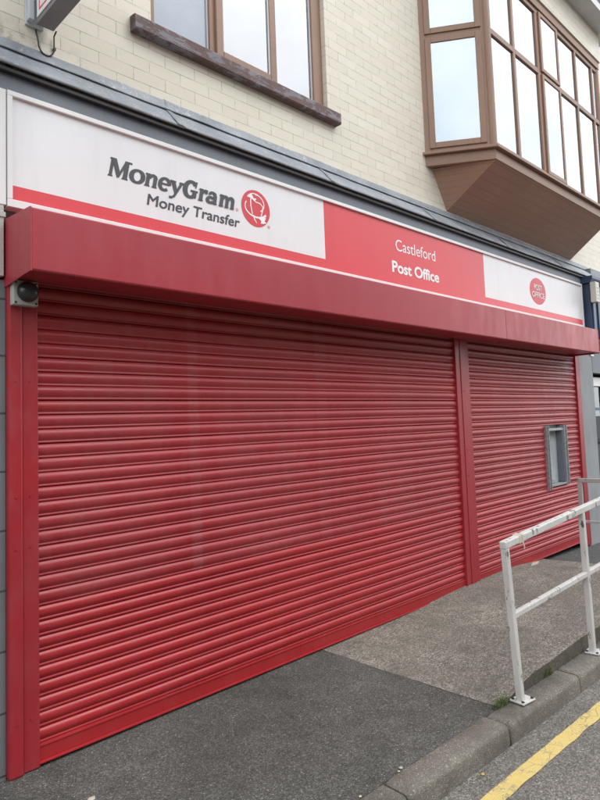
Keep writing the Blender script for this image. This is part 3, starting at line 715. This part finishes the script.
pn.stroke(arc(6.22, .21, .20, .16, 40, 330, 22), .12, .07); stem(6.52, 0, .50, .115); pn.stroke([(6.10,.58),(6.22,.66),(6.36,.66),(6.47,.60),(6.52,.44)], .11, .07); pn.poly([(6.04,.50),(6.18,.50),(6.20,.62),(6.06,.64)])   # a
stem(6.98, 0, xh, .115, top=True); pn.stroke([(7.04,.50),(7.14,.63),(7.24,.66),(7.34,.60),(7.38,.44)], .11, .075); stem(7.38, 0, .56, .105)
pn.stroke([(7.44,.50),(7.54,.63),(7.64,.66),(7.74,.60),(7.78,.44)], .11, .075); stem(7.78, 0, .56, .105)   # m
o = pn.mb.build('lettering', M['ink'], SG)
xs = [v.co.x for v in o.data.vertices]; a, b = min(xs), max(xs)
for v in o.data.vertices: v.co.x = 1.697 + (v.co.x-a)*(2.648-1.697)/(b-a)
tag(o, 'heavy dark grey slab italic lettering reading MoneyGram')
tag(text('Money Transfer', 1.957, 2.692, 3.066, .073, M['ink'], 'lettering', SG, bold=.014, shear=.14), 'smaller dark grey italic lettering reading Money Transfer')
tag(text('Castleford', 4.513, 5.158, 3.224, .111, M['letter_white'], 'lettering', SG), 'thin white lettering reading Castleford')
tag(text('Post Office', 4.443, 5.205, 3.018, .105, M['letter_white'], 'lettering', SG, bold=.05), 'bold white lettering reading Post Office')
def disc(cx, cz, rx, rz, y, t, name, m, par, n=64):
    return MB().poly([(cx+rx*math.cos(2*math.pi*k/n), cz+rz*math.sin(2*math.pi*k/n)) for k in range(n)], y, t).build(name, m, par)
disc(2.845, 3.237, .134, .134, py-.0018, .0017, 'globe_emblem', M['logo_red'], SG)
ov = disc(7.435, 3.214, .222, .166, py-.0018, .0017, 'oval_emblem', M['logo_red'], SG)
tag(text('POST', 7.325, 7.545, 3.228, .070, M['letter_white'], 'lettering', SG, py-.0034, .016), 'small white lettering on the red oval reading POST')
tag(text('OFFICE', 7.262, 7.608, 3.134, .070, M['letter_white'], 'lettering', SG, py-.0034, .016), 'small white lettering on the red oval reading OFFICE')
# globe emblem lines: orbiting arcs ending in arrow heads
q = Pen(2.845, 3.237, .134, 0, py-.0030)
def ribbon(pts, w0, w1):
    n = len(pts); q.k += 1; vs = []
    for i, p in enumerate(pts):
        a = pts[max(0, i-1)]; b = pts[min(n-1, i+1)]; dx, dy = b[0]-a[0], b[1]-a[1]; l = math.hypot(dx, dy) or 1
        w = w0 + (w1-w0)*i/(n-1); vs += [(p[0]-dy/l*w, p[1]+dx/l*w), (p[0]+dy/l*w, p[1]-dx/l*w)]
    V = [(q.P(v)[0], q.y-.00008*q.k, q.P(v)[1]) for v in vs]; q.mb.add(V, [(2*i, 2*i+2, 2*i+3, 2*i+1) for i in range(n-1)])
ribbon(arc(.02, .02, .78, .50, 150, 330, 26), .025, .06)
ribbon(arc(.05, .30, .52, .46, 100, -60, 20), .03, .03)
ribbon([( -.30,.62),(-.36,.40),(-.36,.10),(-.30,-.20),(-.26,-.36)], .035, .03)
ribbon([(-.26,.50),(.0,.36),(.30,.34),(.48,.20),(.46,-.05),(.34,-.36)], .03, .03)
ribbon([(-.20,-.40),(-.12,-.62),(.02,-.80)], .05, .02)
ribbon(arc(-.05, .25, .62, .55, 60, 150, 14), .02, .03)
for tri in ([(-.56,.52),(-.30,.78),(-.08,.42),(-.30,.50)], [(-.30,.50),(.06,.56),(-.10,.36)], [(.10,-.46),(.70,-.38),(.58,-.58),(.30,-.80),(.34,-.62)], [(.46,-.55),(.74,-.66),(.40,-.78)]):
    q.k += 1; V = [(q.P(v)[0], q.y-.00008*q.k, q.P(v)[1]) for v in tri]; q.mb.add(V, [tuple(range(len(V)))])
q.mb.build('globe_lines', M['letter_white'], SG)
for (x, z) in ((2.672, 3.190), (2.965, 3.125)): MB().poly([(x+.012*math.cos(k), z+.012*math.sin(k)) for k in [i*math.pi/5 for i in range(10)]], py-.0016, .0014).build('registered_mark', M['logo_pink'], SG)
# screws of the frame
# projecting sign, top left
PS = thing('projecting_sign', (1.33, .08, 3.97), 'grey box sign with red outlined white face projecting from the brick, top left', 'hanging sign')
y0 = .045; o_ = 1.3
MXs = Matrix.Identity(4)
box('sign_case', 1.314, 1.412, -1.15, y0, 3.972, 4.75, m_paint('sign_case_grey', (.20,.19,.195), .45, .1), PS, .004)
box('face', 1.3085, 1.3136, -1.12, .020, 4.000, 4.72, M['sign_white'], PS)
rl = MB(); rx0, rx1 = 1.3065, 1.3084
rl.box(rx0, rx1, -1.09, -.012, 4.028, 4.036); rl.box(rx0, rx1, -.0200, -.012, 4.0362, 4.69); rl.box(rx0, rx1, -1.09, -1.082, 4.0362, 4.69); rl.box(rx0, rx1, -1.0818, -.0202, 4.682, 4.69)
rl.build('red_outline', M['sign_red'], PS)
br = MB(); br.box(1.27, 1.37, .082, .0985, 3.978, 4.80); br.box(1.275, 1.305, .0452, .0818, 3.995, 4.78); br.build('bracket', m_paint('bracket_pale', (.50,.53,.56), .4, .08), PS, .003)
cb = MB(); pts = []
for i in range(41):
    t_ = i/40*math.pi; pts.append((1.385+.045*math.cos(t_), .082, 3.895-.058*math.sin(t_)))
cb.tube([(1.430,.05,3.985)] + [(1.430,.082,3.985-.09*i/6) for i in range(1, 6)] + pts + [(1.336,.084,3.925),(1.330,.090,3.955),(1.332,.096,3.975)], .0045, 8)
cb.box(1.428,1.442,.083,.0985,3.89,3.905)
tag(cb.build('cable', M['cable']), 'thin black cable looping out below the projecting sign', 'cable')

# sensor on the left post
SN = thing('security_sensor', (1.195, -.05, 2.34), 'pale square sensor with dark round dome on the red corner post', 'sensor')
box('housing', 1.136, 1.262, -.095, -.047, 2.338, 2.466, M['box_grey'], SN, .004)
d = MB(); vs = []; n = 28
cx_, cz_, r_ = 1.207, 2.408, .054
rings = 9
for i in range(rings+1):
    a = i/rings*math.pi/2
    for k in range(n): vs.append((cx_+r_*math.cos(a)*math.cos(2*math.pi*k/n), -.096-.050*math.sin(a), cz_+r_*math.cos(a)*math.sin(2*math.pi*k/n)))
d.add(vs, [(i*n+k, i*n+(k+1)%n, (i+1)*n+(k+1)%n, (i+1)*n+k) for i in range(rings) for k in range(n)], True); d.build('dome', M['dome'], SN)
for x, z in ((1.148,2.35),(1.25,2.35),(1.25,2.454),(1.148,2.454)): box('screw', x-.005,x+.005,-.097,-.0945,z-.005,z+.005, M['dome'], SN)

# ---------------------------------------------------------------- right neighbours
PR = thing('rendered_pier', (8.8, .1, 0), 'grey rendered pier right of the red shutters', 'pier')
box('pier', 8.562, 9.05, -.022, .34, -.30, 2.62, M['render_grey'], PR, .006)
PB = thing('navy_corbel', (8.95, 0, 2.6), 'navy blue painted bracket post at the right end of the sign', 'bracket')
m = MB(); m.box(8.90, 9.30, -.115, .098, 2.70, 3.50); m.build('post', M['navy'], PB, .006)
m = MB(); m.box(8.93, 9.02, -.135, -.1152, 2.72, 3.48); m.box(9.12, 9.21, -.135, -.1152, 2.72, 3.48); m.build('moulding', M['navy'], PB, .004)
m = MB(); m.prism([(.098,3.501),(-.14,3.501),(-.17,3.56),(-.17,3.60),(.098,3.60)], 8.86, 9.34); m.build('cap', M['navy'], PB, .004)
m = MB(); m.prism([(.098,2.699),(-.11,2.699),(-.06,2.60),(.098,2.52)], 8.92, 9.28); m.build('foot', M['navy'], PB, .004)
AB = thing('alarm_box', (8.78, -.1, 3.2), 'small cream alarm box mounted beside the right end of the sign', 'alarm')
box('case', 8.845, 8.98, -.215, -.137, 3.215, 3.50, M['cream_box'], AB, .008)
m = MB(); [m.box(8.875, 8.955, -.2165, -.2145, 3.26+i*.05, 3.272+i*.05) for i in range(4)]; m.build('grille', M['box_grey'], AB)
NS = thing('neighbour_shop', (11, .2, 0), 'dark windowed shopfront at the right edge beyond the grey pier', 'shop')
box('fascia', 9.305, 13, -.06, .098, 2.62, 3.45, m_paint('pale_blue_fascia', (.33,.42,.55), .45), NS)
box('blind_box', 9.06, 13, -.02, .25, 2.25, 2.58, M['fascia_dark'], NS)
box('white_head', 9.06, 13, .06, .20, 2.07, 2.2, M['sign_frame'], NS, .004)
m = MB(); 
for x in (9.06, 9.75, 10.5, 11.4, 12.3): m.box(x, x+.06, .08, .18, .35, 2.0698)
m.box(9.121, 12.3, .085, .175, 1.72, 1.76); m.box(9.06, 13, .08, .30, -.2, .3498); m.build('frame', M['navy'], NS, .003)
box('glass', 9.07, 12.9, .125, .132, .35, 2.07, M['glass_dark'], NS)
box('interior', 9.07, 12.9, 1.0, 1.05, -.1, 3.0, M['dark_room'], NS)
box('poster', 9.93, 10.35, .110, .114, 1.35, 1.72, M['poster'], NS)
box('wall_above', 9.305, 13, .0, .098, 3.4502, 3.8, M['lead'], NS)
NL = thing('neighbour_wall', (.2, .2, 0), 'grey painted block wall with pale board above, at the left edge', 'wall')
box('block_wall', -6, 1.1265, -.008, .34, -.30, 2.475, M['block_grey'], NL)
box('board', -6, 1.112, -.035, .34, 2.49, 2.862, M['off_white'], NL, .003)
box('trim', -6, 1.118, -.042, -.0352, 2.80, 2.825, M['off_white'], NL)
box('upper_board', -6, 1.126, -.030, .098, 2.868, 3.492, M['sign_frame'], NL, .003)
LF = thing('light_fitting', (8.55, -.15, 2.43), 'small white fitting under the right end of the shutter box', 'light')
m = MB(); m.tube([(8.50,-.20,2.447),(8.60,-.20,2.447)], .016, 12); m.build('tube_body', M['sign_frame'], LF); box('bracket', 8.54, 8.56, -.22, .0, 2.4632, 2.475, M['sign_frame'], LF)

# ---------------------------------------------------------------- railings
def kpt(x, off=-.075): return kb(x) + off
RL = thing('railing', (5.2, kpt(5.2), 0), 'white painted tube handrail with chipped paint running up the kerb beside the ramp', 'railing', 'railings round the ramp')
yR = -.070
tops = []
def topz(x): return .925 + .071*(x-3.43)
def lowz(x): return .505 + .046*(x-3.5)
posts = [(3.425, 3.505), (4.500, 4.535), (5.64, 5.66), (6.70, 6.70)]
for i, (xt, xb_) in enumerate(posts):
    a = (xb_, kb(xb_)-.062, .008); b = (xt, kb(xt)-.062, topz(xt)-.02)
    m = MB(); m.bar(a, b, .040, .040); m.build('post', M['rail'], RL, .005)
    m = MB(); xc, yc = xb_+.022, kb(xb_)-.066
    Mx = Matrix.Translation((xc, yc, 0)) @ Matrix.Rotation(R(-8 if i == 0 else 4), 4, 'Z')
    m.box(-.062, .062, -.045, .052, .003, .012, Mx); bp = m.build('base_plate', M['rail'], RL, .002)
    for sx in (-.045, .045):
        for sy in (-.030, .038):
            m = MB(); m.add([Mx @ Vector((sx+.0085*math.cos(k*math.pi/3), sy+.0085*math.sin(k*math.pi/3), z)) for z in (.012, .019) for k in range(6)], [(k, (k+1)%6, 6+(k+1)%6, 6+k) for k in range(6)] + [tuple(range(6,12))]); m.build('bolt', M['cable'], RL)
m = MB(); m.bar((3.400, kb(3.4)-.062, topz(3.4)), (6.73, kb(6.73)-.062, topz(6.73)), .044, .044); m.build('top_rail', M['rail'], RL, .006)
m = MB(); m.bar((3.480, kb(3.47)-.062, lowz(3.47)), (6.69, kb(6.69)-.062, lowz(6.69)), .034, .034); m.build('lower_rail', M['rail'], RL, .005)
m = MB()
for dx, w_ in ((0.0, .050), (.028, .054)): m.bar((3.565+dx, kb(3.58)-.062, topz(3.565+dx)), (3.582+dx, kb(3.58)-.062, topz(3.582+dx)), w_, w_)
m.build('tape_wrap', M['tape'], RL, .003)
m = MB(); m.tube([(3.59, kb(3.6)-.09, topz(3.59)-.02),(3.592, kb(3.6)-.098, topz(3.59)-.045),(3.60, kb(3.6)-.092, topz(3.59)-.062)], .004, 6); m.build('tape_tail', M['tape'], RL)
RG = thing('railing', (6.87, -1.0, 0), 'greyer short guard rail crossing the far end of the ramp', 'railing', 'railings round the ramp')
m = MB(); m.bar((6.71,-.66,.03), (6.71,-.66,.965), .042, .042); m.build('post', M['rail_old'], RG, .004)
m = MB(); m.bar((6.71,-.64,.975), (6.71,-1.42,.985), .042, .042); m.build('top_rail', M['rail_old'], RG, .005)
m = MB(); m.bar((6.71,-.685,.545), (6.71,-1.46,.555), .026, .026); m.build('lower_rail', M['rail_old'], RG, .004)
m = MB(); m.box(6.65, 6.77, -.72, -.60, .062, .070); m.build('base_plate', M['rail_old'], RG)

# ---------------------------------------------------------------- weeds and litter
def weed(cx, cy, n, h, label, spread=.05):
    g = MB()
    for _ in range(n):
        a = random.uniform(0, 2*math.pi); r0 = random.uniform(0, spread); x = cx + r0*math.cos(a)*1.7; y = cy + r0*math.sin(a)*.45
        L = random.uniform(.35, 1)*h; lean = random.uniform(.2, 1.3); d = random.uniform(0, 2*math.pi); w_ = random.uniform(.0012, .0028)
        dx, dy = math.cos(d), math.sin(d); px_, py_ = -dy*w_, dx*w_; vs = []
        for k in range(5):
            t_ = k/4; hx = L*lean*t_**1.6*.7; z = -.002 + L*math.sin(min(1.4, t_*1.3))*(1-.25*lean*t_)
            ww = (1-t_*.9); vs += [(x+dx*hx-px_*ww, y+dy*hx-py_*ww, z), (x+dx*hx+px_*ww, y+dy*hx+py_*ww, z)]
        g.add(vs, [(2*k, 2*k+1, 2*k+3, 2*k+2) for k in range(4)])
    return tag(g.build('grass_tuft', M['leaf'], fix=False), label, 'weed', 'grass tufts growing at the kerb')
weed(3.40, kb(3.40)+.004, 260, .050, 'low green grass tuft at the corner of the ramp, left of the first railing post', .055)
weed(3.98, kb(3.98)-.006, 90, .085, 'thin green weed in the gap between ramp edge and kerb, between the two posts', .028)
def crumb(x, y, z, s, m, label, cat='litter', flat=.4):
    g = MB(); bm = bmesh.new(); bmesh.ops.create_icosphere(bm, subdivisions=2, radius=1)
    vs = []
    for v in bm.verts:
        k = 1 + .35*noise.noise(v.co*1.7 + Vector((x*9, y*9, 0))); vs.append((x+v.co.x*s*k*1.3, y+v.co.y*s*k, z+v.co.z*s*flat*k))
    g.add(vs, [[v.index for v in f_.verts] for f_ in bm.faces], True); bm.free()
    return tag(g.build('litter', m), label, cat, 'litter on the pavement')
crumb(2.475, -1.385, .004, .009, M['litter'], 'larger of two whitish crumbs on the tarmac at the back of the kerb')
crumb(2.445, -1.395, .003, .006, M['litter'], 'smaller of two whitish crumbs beside the kerb back')
crumb(2.17, -1.385, .003, .007, M['litter'], 'whitish crumb by the kerb at the bottom edge of the picture')
crumb(1.335, -.485, .003, .016, M['litter'], 'flat whitish piece of litter on tarmac near the left post', flat=.25)
crumb(2.86, -1.60, -.105, .009, M['leaf_yellow'], 'tiny yellow leaf in the gutter below the kerb', 'leaf')
g = MB(); g.box(6.35, 6.95, -.075, -.035, .050, .054); 
bmp = MB(); vs = [(6.50,-.16,z_ramp(6.5,-.16)+.004),(6.72,-.14,z_ramp(6.72,-.14)+.004),(6.92,-.06,z_ramp(6.92,-.06)+.004),(6.80,-.04,z_ramp(6.8,-.04)+.004)]
bmp.add(vs, [(0,1,2,3)]); o = bmp.build('paper_scrap', M['litter']); s_ = o.modifiers.new('s','SOLIDIFY'); s_.thickness = .002
tag(o, 'thin white scrap lying by the foot of the narrow shutter', 'litter')

# ---------------------------------------------------------------- houses over the road
def m_brick2(name, c):
    t = NT(name); s = t.sep(); bt = t.n('ShaderNodeTexBrick'); t.l(t.comb(s[0], s[2]), bt.inputs['Vector']); bt.inputs['Scale'].default_value = 1
    bt.inputs['Brick Width'].default_value = .225; bt.inputs['Row Height'].default_value = .075; bt.inputs['Mortar Size'].default_value = .005
    bt.inputs['Color1'].default_value = (*c, 1); bt.inputs['Color2'].default_value = (*[x*.7 for x in c], 1); bt.inputs['Mortar'].default_value = (.3,.28,.25,1)
    t.set(color=bt.outputs['Color'], rough=.85); return t.m
hb_ = [(-14.2, 'red brick terraced house over the road, leftmost', (.22,.09,.06)), (-7.1, 'brown brick terraced house over the road, second from the left', (.17,.10,.07)), (0, 'red brick terraced house straight across from the shop', (.24,.10,.065)), (7.1, 'dull brick terraced house over the road, fourth from the left', (.20,.12,.09)), (14.2, 'dark red brick terraced house over the road, rightmost', (.19,.08,.06))]
gp = MB(); gp.box(-40, 60, -9.2, -7.401, -.34, .0, KM); tag(gp.build('pavement', M['tarmac_far']), kind='structure')
for X_, lab, c_b in hb_:
    hs = thing('terraced_house', (X_+3.5, -13, 0), lab, 'house', 'terraced houses over the road'); yf_ = -10.9
    box('wall', X_, X_+7.0, yf_-6, yf_, -.3, 6.2, m_brick2('house_brick', c_b), hs)
    rr = MB(); rr.prism([(yf_+.3,6.15),(yf_-3,8.3),(yf_-6.3,6.15),(yf_-6.3,6.25),(yf_-3,8.42),(yf_+.3,6.25)], X_, X_+7.0); rr.build('roof', M['tile'], hs)
    box('chimney', X_+.3, X_+1.2, yf_-3.4, yf_-2.6, 7.6, 9.0, m_brick2('house_brick', c_b), hs)
    for wx, wz, ww, wh in ((.9,.9,1.7,1.5),(1.0,3.9,1.4,1.4),(4.5,3.9,1.4,1.4)):
        wn = MB(); a0, a1, b0, b1 = X_+wx, X_+wx+ww, wz, wz+wh
        wn.box(a0, a1, yf_+.002, yf_+.05, b0, b0+.07); wn.box(a0, a1, yf_+.002, yf_+.05, b1-.07, b1); wn.box(a0, a0+.07, yf_+.002, yf_+.05, b0+.0702, b1-.0702); wn.box(a1-.07, a1, yf_+.002, yf_+.05, b0+.0702, b1-.0702); wn.box((a0+a1)/2-.03, (a0+a1)/2+.03, yf_+.002, yf_+.05, b0+.0702, b1-.0702)
        wn.build('window', M['sign_frame'], hs); box('pane', a0+.0702, a1-.0702, yf_+.004, yf_+.012, b0+.07, b1-.07, M['dark_room'], hs)
        box('window_sill', a0-.08, a1+.08, yf_+.002, yf_+.12, b0-.1, b0-.001, M['off_white'], hs)
    box('door', X_+4.6, X_+5.5, yf_+.002, yf_+.04, 0, 2.1, M['navy'], hs)

# ---------------------------------------------------------------- light
SUN_EL, SUN_AZ = R(52), R(150)          # azimuth measured from +Y clockwise (towards +X)
wd = bpy.data.worlds.new('World'); sc.world = wd; wd.use_nodes = True; nt = wd.node_tree; nt.nodes.clear()
out = nt.nodes.new('ShaderNodeOutputWorld'); bg = nt.nodes.new('ShaderNodeBackground'); sky = nt.nodes.new('ShaderNodeTexSky'); sky.sky_type = 'NISHITA'; sky.sun_disc = False
sky.sun_elevation = SUN_EL; sky.sun_rotation = SUN_AZ; sky.air_density = 1; sky.dust_density = 2
tc = nt.nodes.new('ShaderNodeTexCoord'); nz = nt.nodes.new('ShaderNodeTexNoise'); nz.inputs['Scale'].default_value = 3.2; nz.inputs['Detail'].default_value = 6
nt.links.new(tc.outputs['Generated'], nz.inputs['Vector'])
cr = nt.nodes.new('ShaderNodeValToRGB'); cr.color_ramp.elements[0].position = .3; cr.color_ramp.elements[0].color = (.60,.65,.71,1); cr.color_ramp.elements[1].position = .7; cr.color_ramp.elements[1].color = (1,1,1,1)
nt.links.new(nz.outputs[0], cr.inputs[0])
vm = nt.nodes.new('ShaderNodeVectorMath'); vm.operation = 'SCALE'; vm.inputs['Scale'].default_value = 31; nt.links.new(cr.outputs[0], vm.inputs[0])
mx = nt.nodes.new('ShaderNodeMix'); mx.data_type = 'RGBA'; mx.inputs[0].default_value = .82; nt.links.new(sky.outputs[0], mx.inputs[6]); nt.links.new(vm.outputs[0], mx.inputs[7])
nt.links.new(mx.outputs[2], bg.inputs[0]); bg.inputs[1].default_value = .10; nt.links.new(bg.outputs[0], out.inputs[0])
sl = bpy.data.lights.new('sun', 'SUN'); sl.energy = 1.0; sl.angle = R(30); sl.color = (1, .97, .92); so = bpy.data.objects.new('sun', sl); COL.objects.link(so)
dv = Vector((math.sin(SUN_AZ)*math.cos(SUN_EL), math.cos(SUN_AZ)*math.cos(SUN_EL), math.sin(SUN_EL)))
so.rotation_euler = dv.to_track_quat('Z', 'Y').to_euler(); so.location = dv*30

# ---------------------------------------------------------------- camera
yaw, pitch, roll, F, cx, cy = 7.78779978e-01, 7.14417177e-02, -3.61881540e-02, 614.785337, 300.652890, 379.659002
fwd = Vector((math.sin(yaw)*math.cos(pitch), math.cos(yaw)*math.cos(pitch), math.sin(pitch)))
rt = Vector((math.cos(yaw), -math.sin(yaw), 0)); upv = rt.cross(fwd); c_, s_ = math.cos(roll), math.sin(roll)
r2 = rt*c_ + upv*s_; u2 = upv*c_ - rt*s_
cam = bpy.data.cameras.new('camera'); co = bpy.data.objects.new('camera', cam); COL.objects.link(co)
mt = Matrix((r2, u2, -fwd)).transposed().to_4x4(); mt.translation = Vector((0, -3.3, 1.68)); co.matrix_world = mt
cam.sensor_fit = 'HORIZONTAL'; cam.sensor_width = 36; cam.lens = 36*F/600; cam.shift_x = -(cx-300)/600; cam.shift_y = (cy-400)/600
cam.clip_start = .05; cam.clip_end = 1500; sc.camera = co
vs_ = sc.view_settings; vs_.view_transform = 'Standard'; vs_.look = 'None'; vs_.gamma = 1; vs_.exposure = 0; vs_.use_curve_mapping = False
sc.render.resolution_x = 768; sc.render.resolution_y = 1024
